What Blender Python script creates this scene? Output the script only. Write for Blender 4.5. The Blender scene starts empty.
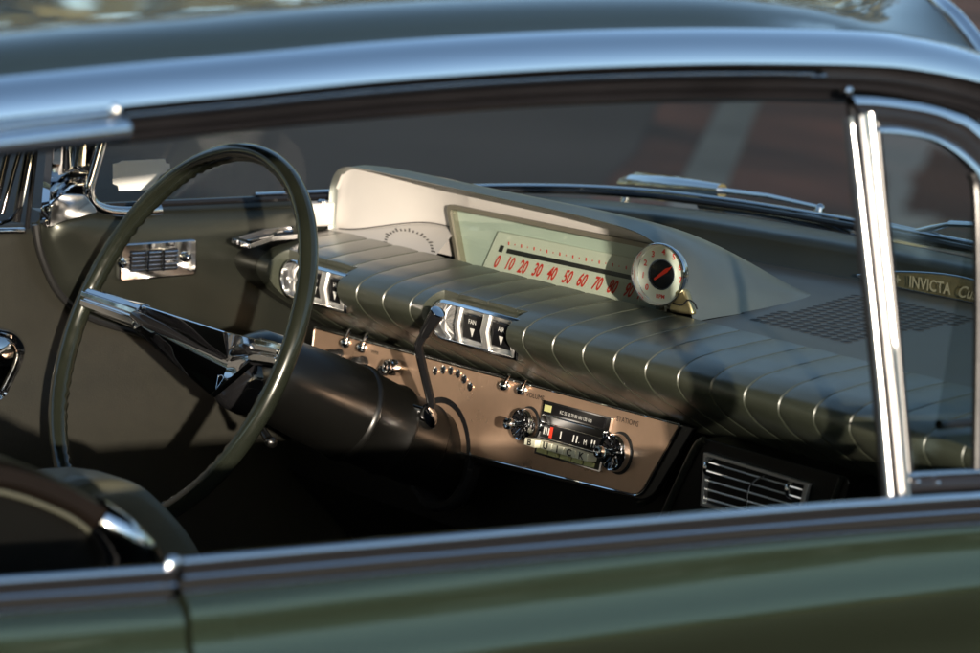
import bpy, bmesh, math, random
from mathutils import Vector, Matrix
random.seed(7)
S = bpy.context.scene
COL = S.collection
R = math.radians

# ------------------------------------------------------------------ camera
W0, H0, F0 = 980.0, 653.0, 4149.9           # the lens, measured in photo pixels
CAM = Vector((3.3893, -2.2269, 1.5667))
YAW, PITCH, ROLL = .6103, .1554, .0432
VIEW = Vector((-math.cos(YAW)*math.cos(PITCH), math.sin(YAW)*math.cos(PITCH), -math.sin(PITCH)))
_r = Vector((math.sin(YAW), math.cos(YAW), 0)); _u = _r.cross(VIEW)
RIGHT = _r*math.cos(ROLL) + _u*math.sin(ROLL)
UP = -_r*math.sin(ROLL) + _u*math.cos(ROLL)
cd = bpy.data.cameras.new('camera'); cam = bpy.data.objects.new('camera', cd); COL.objects.link(cam)
cam.matrix_world = Matrix(((RIGHT.x, UP.x, -VIEW.x, CAM.x), (RIGHT.y, UP.y, -VIEW.y, CAM.y),
                           (RIGHT.z, UP.z, -VIEW.z, CAM.z), (0, 0, 0, 1)))
cd.sensor_width = 36; cd.lens = 36*F0/W0; cd.clip_start = .1; cd.clip_end = 3000
cd.dof.use_dof = True; cd.dof.focus_distance = 4.42; cd.dof.aperture_fstop = 7.5
S.camera = cam
S.view_settings.view_transform = 'Standard'; S.view_settings.look = 'None'
S.view_settings.exposure = 1.2; S.view_settings.gamma = 1

# ------------------------------------------------------------------ sky and sun
SUN = Vector((-.18, .09, -.0302)).normalized()      # direction the light travels
wd = bpy.data.worlds.new('World'); S.world = wd; wd.use_nodes = True
nt = wd.node_tree; bg = nt.nodes['Background']
sky = nt.nodes.new('ShaderNodeTexSky'); sky.sky_type = 'NISHITA'; sky.sun_disc = False
sky.sun_elevation = math.asin(-SUN.z); sky.sun_rotation = math.atan2(-SUN.x, -SUN.y)
sky.air_density = 1.0; sky.dust_density = .6; sky.ozone_density = 1.5
nt.links.new(sky.outputs[0], bg.inputs[0]); bg.inputs[1].default_value = .15
ld = bpy.data.lights.new('sun', 'SUN'); ld.energy = 3.4; ld.angle = R(.5); ld.color = (1, .87, .72)
sun = bpy.data.objects.new('sun', ld); COL.objects.link(sun)
sun.rotation_euler = SUN.to_track_quat('-Z', 'Y').to_euler()

# ------------------------------------------------------------------ measuring helpers (photo pixel -> point on a plane of the car)
def ray(x, y): return VIEW + RIGHT*((x-W0/2)/F0) + UP*((H0/2-y)/F0)
def bn(x, y, p0, n):
    d = ray(x, y); n = Vector(n); return CAM + d*((Vector(p0)-CAM).dot(n)/d.dot(n))
def bx(x, y, X): return bn(x, y, (X, 0, 0), (1, 0, 0))
def by(x, y, Y): return bn(x, y, (0, Y, 0), (0, 1, 0))
def bz(x, y, Z): return bn(x, y, (0, 0, Z), (0, 0, 1))

# ------------------------------------------------------------------ materials
def mat(name, col, rough=.5, metal=0., coat=0., coat_rough=.05, spec=.5, noise=0., nscale=30., bump=0., bscale=200., rvar=0.,
        stretch=None, emis=None, alpha=1., aniso=0.):
    m = bpy.data.materials.new(name); m.use_nodes = True
    n = m.node_tree.nodes; l = m.node_tree.links; b = n['Principled BSDF']
    b.inputs['Base Color'].default_value = (*col, 1); b.inputs['Roughness'].default_value = rough
    b.inputs['Metallic'].default_value = metal; b.inputs['Coat Weight'].default_value = coat
    b.inputs['Coat Roughness'].default_value = coat_rough; b.inputs['Specular IOR Level'].default_value = spec
    if aniso: b.inputs['Anisotropic'].default_value = aniso
    tc = n.new('ShaderNodeTexCoord'); src = tc.outputs['Object']
    if stretch:
        mp = n.new('ShaderNodeMapping'); mp.inputs['Scale'].default_value = stretch; l.new(src, mp.inputs[0]); src = mp.outputs[0]
    if noise or rvar:
        t = n.new('ShaderNodeTexNoise'); t.inputs['Scale'].default_value = nscale; t.inputs['Detail'].default_value = 6
        l.new(src, t.inputs['Vector'])
        if noise:
            mx = n.new('ShaderNodeMix'); mx.data_type = 'RGBA'
            mx.inputs[6].default_value = (*[c*(1-noise) for c in col], 1); mx.inputs[7].default_value = (*[min(1, c*(1+noise)) for c in col], 1)
            cr = n.new('ShaderNodeMapRange'); cr.inputs[1].default_value = .3; cr.inputs[2].default_value = .7
            l.new(t.outputs['Fac'], cr.inputs[0]); l.new(cr.outputs[0], mx.inputs[0]); l.new(mx.outputs[2], b.inputs['Base Color'])
        if rvar:
            cr = n.new('ShaderNodeMapRange'); cr.inputs[1].default_value = .3; cr.inputs[2].default_value = .7
            cr.inputs[3].default_value = max(0, rough-rvar); cr.inputs[4].default_value = rough+rvar
            l.new(t.outputs['Fac'], cr.inputs[0]); l.new(cr.outputs[0], b.inputs['Roughness'])
    if bump:
        t2 = n.new('ShaderNodeTexNoise'); t2.inputs['Scale'].default_value = bscale; t2.inputs['Detail'].default_value = 3
        l.new(src, t2.inputs['Vector'])
        bm_ = n.new('ShaderNodeBump'); bm_.inputs['Strength'].default_value = bump; bm_.inputs['Distance'].default_value = .001
        l.new(t2.outputs['Fac'], bm_.inputs['Height']); l.new(bm_.outputs[0], b.inputs['Normal'])
    return m
def glass_mat(name, tint, rough=.0, ior=1.5):
    m = bpy.data.materials.new(name); m.use_nodes = True
    n = m.node_tree.nodes; l = m.node_tree.links; n.remove(n['Principled BSDF']); o = n['Material Output']
    t = n.new('ShaderNodeBsdfTransparent'); t.inputs[0].default_value = (*tint, 1)
    g = n.new('ShaderNodeBsdfGlossy'); g.inputs['Roughness'].default_value = rough
    f = n.new('ShaderNodeLayerWeight'); f.inputs[0].default_value = .5
    p5 = n.new('ShaderNodeMath'); p5.operation = 'POWER'; p5.inputs[1].default_value = 5; l.new(f.outputs['Facing'], p5.inputs[0])
    r0 = ((ior-1)/(ior+1))**2*1.1
    ma = n.new('ShaderNodeMath'); ma.operation = 'MULTIPLY_ADD'; ma.inputs[1].default_value = 1-r0; ma.inputs[2].default_value = r0; l.new(p5.outputs[0], ma.inputs[0])
    x = n.new('ShaderNodeMixShader'); l.new(ma.outputs[0], x.inputs[0]); l.new(t.outputs[0], x.inputs[1]); l.new(g.outputs[0], x.inputs[2])
    l.new(x.outputs[0], o.inputs[0]); return m
M = {}
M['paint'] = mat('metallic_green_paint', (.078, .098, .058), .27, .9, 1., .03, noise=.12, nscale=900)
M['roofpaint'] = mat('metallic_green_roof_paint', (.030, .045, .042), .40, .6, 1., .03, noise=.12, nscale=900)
M['dash'] = mat('satin_green_metallic', (.036, .039, .031), .38, .7, .3, .25, noise=.07, nscale=14, rvar=.04)
M['hood'] = mat('satin_grey_green_metallic', (.17, .185, .17), .38, .7, .2, .3, noise=.05, nscale=25, rvar=.03)
M['pad'] = mat('dark_green_vinyl', (.050, .056, .040), .36, .15, .6, .28, noise=.16, nscale=9, bump=.3, bscale=700)
M['groove'] = mat('dark_seam', (.03, .03, .022), .5)
M['dtop'] = mat('grey_green_dash_top', (.078, .080, .076), .45, .4, .3, .3, noise=.06, nscale=20)
M['door'] = mat('olive_door_vinyl', (.013, .0125, .008), .55, .1, 0, bump=.25, bscale=700, noise=.12, nscale=60)
M['cream'] = mat('silver_cream_satin_paint', (.60, .575, .545), .42, .2, .0, noise=.03, nscale=15)
M['tan'] = mat('tan_grey_frame', (.22, .205, .16), .4, .5)
M['copper'] = mat('brushed_copper', (.62, .42, .29), .32, .7, .15, .3, noise=.14, nscale=16, rvar=.06)
M['chrome'] = mat('chrome', (.80, .80, .82), .05, 1., rvar=.025, nscale=40)
M['chromesoft'] = mat('chrome_trim', (.80, .82, .85), .08, 1., rvar=.04, nscale=20)
M['post'] = mat('sunlit_chrome_post', (.90, .89, .89), .22, 1.)
M['facet'] = mat('silvered_plastic', (.80, .79, .77), .30, .85, .6, .05)
M['black'] = mat('black_satin', (.012, .012, .012), .35)
M['gloss'] = mat('black_gloss', (.010, .010, .011), .08)
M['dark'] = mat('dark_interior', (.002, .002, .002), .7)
M['column'] = mat('dark_column_paint', (.004, .004, .0035), .32, .2, .15, .15, noise=.1, nscale=12)
M['rim'] = mat('dark_green_wheel_plastic', (.017, .020, .014), .24, .25, .7, .12, noise=.12, nscale=30)
M['rubber'] = mat('brown_black_weatherstrip', (.011, .0105, .012), .30, 0, 0, noise=.3, nscale=8, bump=.2, bscale=60)
M['red'] = mat('red_numerals', (.62, .035, .025), .45)
M['dial'] = mat('pale_green_dial', (.48, .56, .52), .5, noise=.03, nscale=10)
M['dialp'] = mat('pale_dial_plate', (.60, .64, .58), .5)
M['dialw'] = mat('white_green_dial', (.62, .66, .60), .45)
M['white'] = mat('white_paint', (.78, .78, .74), .5)
M['ivory'] = mat('ivory_key', (.74, .74, .58), .4)
M['yellow'] = mat('yellow_key', (.62, .62, .28), .4)
M['seat'] = mat('dark_green_seat_vinyl', (.007, .005, .004), .45, 0, .0, .15, spec=.12, noise=.15, nscale=15)
M['seatc'] = mat('sage_seat_vinyl', (.06, .06, .042), .5, 0, .1, noise=.1, nscale=15, bump=.2)
M['badgegold'] = mat('gold_letters', (.85, .76, .50), .35, .8)
M['brass'] = mat('brass_badge', (.42, .36, .20), .35, .9, noise=.12, nscale=60)
M['glass'] = glass_mat('windshield_glass', (.68, .70, .69), ior=1.28)
M['clear'] = glass_mat('clear_lens', (.93, .95, .92), ior=1.4)
M['vglass'] = glass_mat('vent_glass', (.80, .84, .84), ior=1.8)

# ------------------------------------------------------------------ object helpers
def tag(o, label=None, cat=None, group=None, kind=None):
    if label: o['label'] = label
    if cat: o['category'] = cat
    if group: o['group'] = group
    if kind: o['kind'] = kind
    return o
def empty(name, loc, parent=None):
    o = bpy.data.objects.new(name, None); COL.objects.link(o); o.location = loc; o.empty_display_size = .1; return o
class MB:
    def __init__(s): s.v = []; s.f = []; s.m = []
    def add(s, vs, fs, mi=0):
        k = len(s.v); s.v += [tuple(v) for v in vs]; s.f += [tuple(i+k for i in f) for f in fs]; s.m += [mi]*len(fs)
    def grid(s, rows, closed=False, mi=0, cap=False):
        n = len(rows[0]); vs = [p for r in rows for p in r]; fs = []
        for i in range(len(rows)-1):
            for j in range(n if closed else n-1):
                a = i*n+j; b = i*n+(j+1) % n; fs.append((a, b, b+n, a+n))
        if cap: fs.append(tuple(range(n))[::-1]); fs.append(tuple((len(rows)-1)*n+j for j in range(n)))
        s.add(vs, fs, mi)
    def tube(s, pts, rad, seg=12, cap=True, flat=1., mi=0, up=None):
        pts = [Vector(p) for p in pts]; n = len(pts)
        rr = rad if isinstance(rad, (list, tuple)) else [rad]*n
        rows = []; pn = None
        for i, p in enumerate(pts):
            t = (pts[min(i+1, n-1)]-pts[max(i-1, 0)]).normalized()
            if pn is None:
                pn = Vector(up) if up else Vector((0, 0, 1))
                if abs(pn.dot(t)) > .95: pn = Vector((0, 1, 0))
            pn = (pn - t*pn.dot(t)).normalized(); b = t.cross(pn)
            rows.append([p + pn*(math.cos(a)*rr[i]*flat) + b*(math.sin(a)*rr[i]) for a in [2*math.pi*k/seg for k in range(seg)]])
        s.grid(rows, True, mi, cap)
    def lathe(s, o, ax, prof, seg=32, mi=0, ref=None):       # prof: (distance along ax, radius)
        o = Vector(o); ax = Vector(ax).normalized(); r_ = Vector(ref) if ref else (Vector((0, 0, 1)) if abs(ax.z) < .9 else Vector((1, 0, 0)))
        a1 = (r_-ax*r_.dot(ax)).normalized(); a2 = ax.cross(a1)
        rows = [[o+ax*d+(a1*math.cos(t)+a2*math.sin(t))*max(r, 1e-5) for t in [2*math.pi*k/seg for k in range(seg)]] for d, r in prof]
        s.grid(rows, True, mi)
    def prism(s, poly, off, mi=0):                           # poly: 3-D points, off: thickness vector
        n = len(poly); off = Vector(off); p = [Vector(q) for q in poly]
        s.add(p+[q+off for q in p], [tuple(range(n)), tuple(range(2*n-1, n-1, -1))]+[(i, i+n, (i+1) % n+n, (i+1) % n) for i in range(n)], mi)
    def box(s, o, ex, ey, ez, mi=0):                         # o corner, edge vectors
        o, ex, ey, ez = map(Vector, (o, ex, ey, ez)); s.prism([o, o+ex, o+ex+ey, o+ey], ez, mi)
    def build(s, name, m, parent=None, bevel=0., smooth=True, angle=40, segs=2, weld=False, solid=0.):
        me = bpy.data.meshes.new(name); me.from_pydata(s.v, [], s.f)
        for q in (m if isinstance(m, (list, tuple)) else [m]): me.materials.append(q)
        for i, p in enumerate(me.polygons): p.material_index = s.m[i]
        b = bmesh.new(); b.from_mesh(me)
        bmesh.ops.remove_doubles(b, verts=b.verts, dist=1e-6)
        bmesh.ops.recalc_face_normals(b, faces=b.faces); b.to_mesh(me); b.free()
        if smooth:
            me.polygons.foreach_set('use_smooth', [True]*len(me.polygons)); me.set_sharp_from_angle(angle=R(angle))
        o = bpy.data.objects.new(name, me); COL.objects.link(o)
        if bevel:
            md = o.modifiers.new('bevel', 'BEVEL'); md.width = bevel; md.segments = segs; md.limit_method = 'ANGLE'; md.angle_limit = R(35); md.harden_normals = False
        if solid:
            md = o.modifiers.new('solid', 'SOLIDIFY'); md.thickness = solid; md.offset = 0
        if parent is not None: setp(o, parent)
        return o
ORIG = {}
def absloc(o):
    v = Vector(o.location); p = o.parent
    while p is not None: v = v+Vector(p.location); p = p.parent
    return v
def setp(o, p):
    o.parent = p; o.location = Vector(o.location)-absloc(p)
def text(body, name, m, origin, ex, ey, size, parent, depth=.0004, sx=1., shear=0., align='CENTER', bold=0.):
    c = bpy.data.curves.new(name, 'FONT'); c.body = body; c.size = 1.; c.align_x = align; c.align_y = 'CENTER'; c.shear = shear
    c.offset = bold; c.resolution_u = 3
    t = bpy.data.objects.new('tmp', c); COL.objects.link(t)
    dg = bpy.context.evaluated_depsgraph_get(); me = bpy.data.meshes.new_from_object(t.evaluated_get(dg)); bpy.data.objects.remove(t)
    ex = Vector(ex).normalized(); ey = Vector(ey).normalized(); ez = ex.cross(ey).normalized(); o = Vector(origin)
    for v in me.vertices: v.co = o+ex*(v.co.x*size*sx)+ey*(v.co.y*size)+ez*depth
    me.materials.clear(); me.materials.append(m); me.name = name
    ob = bpy.data.objects.new(name, me); COL.objects.link(ob)
    if parent is not None: setp(ob, parent)
    return ob
def catmull(pts, n=8):
    P = [Vector(p) for p in pts]; P = [P[0]*2-P[1]]+P+[P[-1]*2-P[-2]]; out = []
    for i in range(1, len(P)-2):
        for k in range(n):
            t = k/n; a, b, c, d = P[i-1], P[i], P[i+1], P[i+2]
            out.append(.5*((2*b)+(c-a)*t+(2*a-5*b+4*c-d)*t*t+(3*b-a-3*c+d)*t**3))
    out.append(P[-2]); return out
def roundpoly(pts, rad, n=5):                               # rounds the corners of a planar outline
    P = [Vector(p) for p in pts]; out = []; N = len(P)
    rr = rad if isinstance(rad, (list, tuple)) else [rad]*N
    for i in range(N):
        a, b, c = P[i-1], P[i], P[(i+1) % N]; r = rr[i]
        if r <= 0: out.append(b); continue
        u = (a-b); v = (c-b); r = min(r, u.length*.48, v.length*.48); p = b+u.normalized()*r; q = b+v.normalized()*r
        for k in range(n+1):
            t = k/n; out.append(p*(1-t)**2+b*2*t*(1-t)+q*t*t)
    return out
def interp(xs, ys, x):
    if x <= xs[0]: return ys[0]
    for i in range(len(xs)-1):
        if x <= xs[i+1]: return ys[i]+(ys[i+1]-ys[i])*(x-xs[i])/(xs[i+1]-xs[i])
    return ys[-1]

# ================================================================== SETTING
def flat(name, x0, y0, x1, y1, z, m, kind='structure'):
    b = MB(); b.add([(x0, y0, z), (x1, y0, z), (x1, y1, z), (x0, y1, z)], [(0, 1, 2, 3)]); o = b.build(name, m, smooth=False)
    if kind: o['kind'] = kind
    return o
m_asph = mat('asphalt', (.029, .025, .023), .85, noise=.5, nscale=.55, bump=.6, bscale=40)
flat('ground', -400, -400, 400, 400, 0, m_asph)
m_mulch = mat('brown_paving', (.075, .028, .016), .8, noise=1., nscale=.55, bump=.8, bscale=8, stretch=(1, 3, 1))
bed = [bz(585, 205, 0), bz(640, 150, 0), bz(662, 100, 0), bz(700, 30, 0), bz(1100, -20, 0), bz(1100, 240, 0), bz(800, 240, 0)]
g = MB(); g.prism([(p.x, p.y, .001) for p in bed], (0, 0, .004)); g.build('paving', m_mulch, smooth=False)['kind'] = 'structure'
m_line = mat('worn_white_line', (.105, .11, .10), .8, noise=.25, nscale=3)
p1, p2 = bz(690, 215, .0055), bz(748, 85, .0055)
d = (p2-p1); w = Vector((0, 0, 1)).cross(d).normalized()*.075
g = MB(); g.prism([p1-w, p1+w, p2+w, p2-w], (0, 0, .004)); g.build('road_marking', m_line, smooth=False)['kind'] = 'structure'

m_leaf = mat('tree_foliage', (.085, .078, .022), .7, noise=.5, nscale=.6)
g = MB()
for k in range(30000):
    az = random.random()*2*math.pi; far = math.cos(az) < -.2
    deg_ = (math.degrees(az)+180) % 360-180
    base_ = 19. if far else (10.8 if 4 < deg_ < 95 else 5.0)
    top = base_*(.92+.06*math.sin(az*9+1.3)*math.sin(az*23+.4)+.035*math.sin(az*61))
    r_ = 46+random.random()*8; h = top*random.random()**.75; q = Vector((math.cos(az)*r_, math.sin(az)*r_, h)); sz = .35+.5*random.random()
    a_ = Vector((random.uniform(-1, 1), random.uniform(-1, 1), random.uniform(-1, 1))).normalized(); c_ = a_.cross(Vector((random.uniform(-1, 1), random.uniform(-1, 1), .3))).normalized()
    g.add([q+a_*sz, q+c_*sz, q-a_*sz, q-c_*sz*.6], [(0, 1, 2, 3)])
tl_ = g.build('treeline', m_leaf, smooth=False); tag(tl_, 'distant line of olive green trees around the car, caught in its roof reflections', 'trees', kind='stuff')

# ================================================================== THE CAR
car = tag(empty('classic_car', (0, 0, 0)), 'dark green classic hardtop car with chrome trim, open side window and ribbed dashboard', 'car')
Z0 = Vector((0, 0, 0))

# ---- pad -----------------------------------------------------------
PROF = [(.394, .9145), (.37, .9120), (.347, .909), (.330, .9068), (.316, .904), (.302, .9012), (.291, .8972), (.284, .893), (.279, .889), (.2763, .884), (.2755, .879),
        (.2765, .873), (.281, .866), (.288, .858), (.298, .850), (.318, .8375), (.34, .825), (.362, .812), (.385, .800)]
PIT = .054; X0 = -.613
CUT = [(-.640, -.491), (-.318, -.157)]
xs = []
x = -.665
while x < .7301: xs.append(round(x, 5)); x += .006
for k in range(-1, 25):
    gx = X0+k*PIT
    xs = [q for q in xs if abs(q-gx) > .0032]+[gx-.0015, gx-.0007, gx, gx+.0007, gx+.0015]
for a, b in CUT:
    xs = [q for q in xs if min(abs(q-a), abs(q-b)) > .002]+[a, a+.0006, b-.0006, b]
xs = sorted(set(xs))
pp = catmull([(a, b, 0) for a, b in PROF], 3)
rows = []
for x in xs:
    row = []; gr = 0
    for k in range(-1, 25):
        dd = abs(x-(X0+k*PIT))
        if dd < .0014: gr = .0024*(1-dd/.0014)
    # soft quilting between the seams
    ph = ((x-X0)/PIT) % 1.; puff = .0009*(1-abs(2*ph-1)**3)
    for i, p in enumerate(pp):
        a = pp[min(i+1, len(pp)-1)]; c_ = pp[max(i-1, 0)]; t = (a-c_).normalized(); nrm = Vector((-t.y*-1, t.x*-1, 0))
        nrm = Vector((t.y, -t.x, 0)); 
        if nrm.dot(Vector((.34, .86, 0))-p) > 0: nrm = -nrm
        q = p+nrm*(puff-gr)
        y, z = q.x, q.y
        for (ca, cb) in CUT:
            if ca < x < cb and y < .303: y = .303
        row.append((x, y, z))
    rows.append(row)
b = MB(); b.grid(rows)
npp = len(pp)-1
for fi_ in range(len(b.f)):
    i_, j_ = divmod(fi_, npp); mx_ = (xs[i_]+xs[i_+1])/2
    if pp[j_].x > .300 and abs((mx_-X0+PIT/2) % PIT-PIT/2) < .00072: b.m[fi_] = 1
pad = b.build('dashboard_pad', [M['pad'], M['groove']], car, angle=38)
# rounded left end of the pad
ce = (.335, .868); rows = []
for k in range(12):
    t = (k-1)/10*math.pi/2; sc = 1.006 if k == 0 else (math.cos(t)**.36 if k < 11 else 0.); xx = -.6645 if k == 0 else -.666-.085*math.sin(t)
    rows.append([(xx, ce[0]+(p.x-ce[0])*sc, ce[1]+(p.y-ce[1])*sc) for p in pp])
b = MB(); b.grid(rows); b.build('end_cap', M['column'], pad, angle=60)
# chrome defroster grille on the pad's left shoulder
zc = .916
b = MB()
def dz_(x_, y_): return bz(x_, y_, .9140)
o = roundpoly([dz_(*q) for q in [(231, 240), (262, 230.5), (299, 225.5), (299, 236), (272, 238.5), (250, 246)]], .003, 3)
cen = sum(o, Z0)/len(o); n_ = len(o)
inn = [cen+(q-cen)*.80 for q in o]
b.grid([[q-Vector((0, 0, .003)) for q in o], o, [q+Vector((0, 0, .002)) for q in o], [q+Vector((0, 0, .002)) for q in inn], [q-Vector((0, 0, .003)) for q in inn]], True); df = b.build('defroster_grille', M['chrome'], pad, bevel=.0008)
b = MB(); b.add([q-Vector((0, 0, .0015)) for q in inn], [tuple(range(n_))]); b.build('grille_floor', M['black'], df)
b = MB(); b.tube(catmull([dz_(*q) for q in [(246, 241), (268, 237), (278, 232), (299, 231)]], 4), .0025, 8, flat=.6); b.build('grille_bar', M['chrome'], df)

# ---- dash top, riser and cowl lip ---------------------------------------
def base_curve(inset=0., z=.942):
    pts = [(-.735, .10), (-.735, .30), (-.735, .50), (-.722, .66), (-.66, .78), (-.52, .85), (-.30, .882), (0, .892)]
    pts += [(-a, c) for a, c in pts[::-1][1:]]
    return [Vector((p.x*(1-inset*.9), p.y-inset, z)) for p in catmull([(a, c, 0) for a, c in pts], 6)]
rcurve = [Vector((-.715, .43, 0)), Vector((-.62, .60, 0)), Vector((-.45, .70, 0)), Vector((-.30, .734, 0)), Vector((-.154, .757, 0)), Vector((.02, .775, 0)), Vector((.2, .772, 0)), Vector((.45, .72, 0)), Vector((.62, .61, 0)), Vector((.715, .43, 0))]
rc = catmull(rcurve, 6)
NX = 60
top_rows = []
for j in range(13):
    top_rows.append([])
for p in rc:
    for j in range(13):
        t = j/12; ys_ = .394 if p.x > -.004 else .478; ys_ = min(ys_, p.y-.002); y = ys_+(p.y-ys_)*t
        top_rows[j].append((p.x, y, .9135+.0*t))
b = MB(); b.grid(top_rows)
dtop = b.build('dash_top', M['dtop'], car)
# riser and lip to the windshield
bc = base_curve()
def at_frac(curve, f):
    k = f*(len(curve)-1); i = min(int(k), len(curve)-2); return curve[i].lerp(curve[i+1], k-i)
bfront = [p for p in bc if p.y > .50]
rows = [[], [], [], [], [], [], []]
for i in range(61):
    f = i/60; a = at_frac(rc, f); c_ = at_frac(bfront, f)
    a = Vector((a.x, a.y, .9135)); c_ = Vector((c_.x, c_.y, .944))
    o_ = (c_-a); o_.z = 0; u_ = o_.normalized()
    rows[0].append(a); rows[1].append(a+u_*.004+Vector((0, 0, .003))); rows[2].append(a+u_*.010+Vector((0, 0, .026))); rows[3].append(a+u_*.013+Vector((0, 0, .032)))
    rows[4].append(a+u_*.024+Vector((0, 0, .0355))); rows[5].append(a.lerp(c_, .6)+Vector((0, 0, .016))); rows[6].append(c_-Vector((0, 0, .006)))
b = MB(); b.grid(rows); b.build('cowl_riser', M['dash'], dtop, angle=50)
# speaker perforations: two fields of small dark slots in the dash top
b = MB()
e_x = Vector((1, 0, 0)); e_y = Vector((0, 1, 0))
for i in range(-10, 22):
    for j in range(16):
        x = .0+i*.0165+(.00825 if j % 2 else 0); y = .459+j*.0155
        if x < .026-.43*(y-.459) or x > .182-.26*(y-.459): continue
        pts = [(x+.0032*sg_+.0028*math.cos(t), y+.0048*math.sin(t)) for sg_, ts in ((1, (-90, -30, 30, 90)), (-1, (90, 150, 210, 270))) for t in map(R, ts)]
        b.add([(u_, v_, .9143) for u_, v_ in pts], [tuple(range(8))], 1)
        b.grid([[(u_, v_, .9143) for u_, v_ in pts], [(x+(u_-x)*1.15, y+(v_-y)*1.2, .9137) for u_, v_ in pts]], True, 0)
sp = b.build('speaker_grille', [M['dtop'], M['dark']], dtop, smooth=False)

# ---- badge on the riser -----------------------------------------------
bd = [(-.150, .921), (-.10, .932), (.0, .9405), (.10, .932), (.150, .921), (.10, .9165), (0, .9155), (-.10, .9165)]
Yb = .752
outl = catmull([(Vector((x, Yb+.020*min(1, (x+.15)/.17) if x < .02 else .772, z))) for x, z in bd+[bd[0]]], 5)[:-1]
b = MB(); b.prism([q-Vector((0, .004, 0)) for q in outl], (0, .006, 0)); 
badge = b.build('badge', M['brass'], car, bevel=.001)
b = MB(); b.tube([q-Vector((0, .005, 0)) for q in outl]+[outl[0]-Vector((0, .005, 0))], .0012, 6); b.build('badge_border', M['chromesoft'], badge)
for s_, u_, v_, sx_, sh_ in (('+', 896, 277.5, 1.0, 0), ('INVICTA', 911, 280.5, .90, 0), ('Custom', 959, 290.5, 1.0, .4)):
    q = by(u_, v_, .745+.0008*(u_-896)**.6); text(s_, 'badge_lettering', M['badgegold'], (q.x, q.y-.002, .9268), (1, .11, 0), (0, 0, 1), .0180, badge, depth=.001, sx=sx_, align='LEFT', shear=sh_, bold=.02)

# ---- side wall of the dash beside the driver's door --------------------
XS = -.735
tl = [(45, 224), (120, 214), (200, 209), (330, 203)]
b = MB()
ys = [bx(*q, XS) for q in tl]
edge = [bx(x_, y_, XS) for x_, y_ in [(43, 226), (47, 250), (56, 275), (68, 296), (90, 315), (130, 330), (215, 352), (330, 380)]]
edge = catmull(edge, 5)
rows = []
for k in range(24):
    t = k/23; top = Vector((XS, ys[0].y+(1-(1-t))*(.56-ys[0].y), .944)); bot = at_frac(edge, t)
    row = []
    for j in range(13):
        s = j/12; q = top.lerp(bot, s)
        e = 0
        if s < .12: e = (1-s/.12)**2*.014          # rolls away at the top
        if s > .93: e += ((s-.93)/.07)**2*.010
        if t < .10: e += ((.10-t)/.10)**2*.020     # and rounds off at the door side
        q = Vector((XS-e+.010*math.sin(s*math.pi), q.y, q.z)); row.append(q)
    rows.append(row)
b.grid(rows); side = b.build('dash_side_panel', M['dash'], car, angle=60)
# top ledge from side panel to windshield frame
# chrome air outlet in the side panel
def onside(x_, y_, off=0): return bx(x_, y_, XS+.010+off)
o = roundpoly([onside(*q) for q in [(117, 243), (193, 238), (192.5, 274), (115, 281)]], .006, 4)
b = MB(); b.prism(o, (.010, 0, 0)); vent = b.build('side_air_outlet', M['chrome'], car, bevel=.002)
o = [onside(*q, .0105) for q in [(131, 250.5), (177, 248), (176.5, 269.5), (130.5, 272.5)]]
b = MB(); b.prism(o, (.0012, 0, 0)); b.build('outlet_recess', M['gloss'], vent)
for k in range(5):
    t = .12+k*.19; b = MB(); p = o[0].lerp(o[3], t); q = o[1].lerp(o[2], t)
    b.tube([p+Vector((.002, 0, 0)), q+Vector((.002, 0, 0))], [.0022, .0022], 8, flat=.5); b.build('slat', M['chromesoft'], vent)
for k in (1, 2):
    t = k/3; b = MB(); b.tube([o[0].lerp(o[1], t)+Vector((.004, 0, 0)), o[3].lerp(o[2], t)+Vector((.004, 0, 0))], .0016, 8); b.build('divider', M['chrome'], vent)
for q in [(122, 263), (185.5, 257)]:
    b = MB(); b.lathe(onside(*q, .010), (1, 0, 0), [(0, .0065), (.003, .0062), (.0035, .004), (.002, .0035), (.006, .0028), (.0075, .0015), (.0078, 0)], 18); b.build('screw', M['chrome'], vent)

# ---- driver's door seen from inside ---------------------------------------
b = MB(); XD = -.765
rows = []
for i, y in enumerate([-1.5, -1.2, -.9, -.6, -.4, -.2, -.1, -.04, 0, .03, .1, .2, .3, .45, .62]):
    row = []
    for z, dx in [(.925, -.02), (.922, -.008), (.914, -.001), (.90, 0), (.86, .004), (.80, .008), (.74, .010), (.735, .014), (.66, .016), (.5, .016), (.3, .01)]:
        row.append((XD+dx-(.012 if y > .033 else 0)*(1 if z > .85 else 0), y, z))
    rows.append(row)
b.grid(rows); ddoor = b.build('driver_door', M['door'], car, angle=50)
b = MB(); b.tube([q+Vector((-.012, -.003, 0)) for q in edge], .0045, 8); b.build('door_gasket', M['black'], side)
b = MB(); b.tube([bx(x_, y_, XD+.004) for x_, y_ in [(-30, 232), (10, 231), (24, 231)]], .004, 10); b.build('door_sill_trim', M['chrome'], ddoor)
# pull cup
o = catmull([bx(x_, y_, XD+.010) for x_, y_ in [(-20, 325), (0, 327), (14, 332), (23, 345), (21, 360), (12, 380), (0, 399), (-20, 405)]], 5)
cen = bx(-12, 362, XD+.010)
rows = [[cen+(q-cen)*s+Vector((h, 0, 0)) for q in o] for s, h in [(1.0, 0), (.985, .006), (.93, .009), (.87, .008), (.82, .004), (.70, .010), (.5, .014), (.25, .016), (.02, .0165)]]
b = MB(); b.grid(rows); b.build('door_handle_cup', M['chrome'], ddoor)
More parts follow.
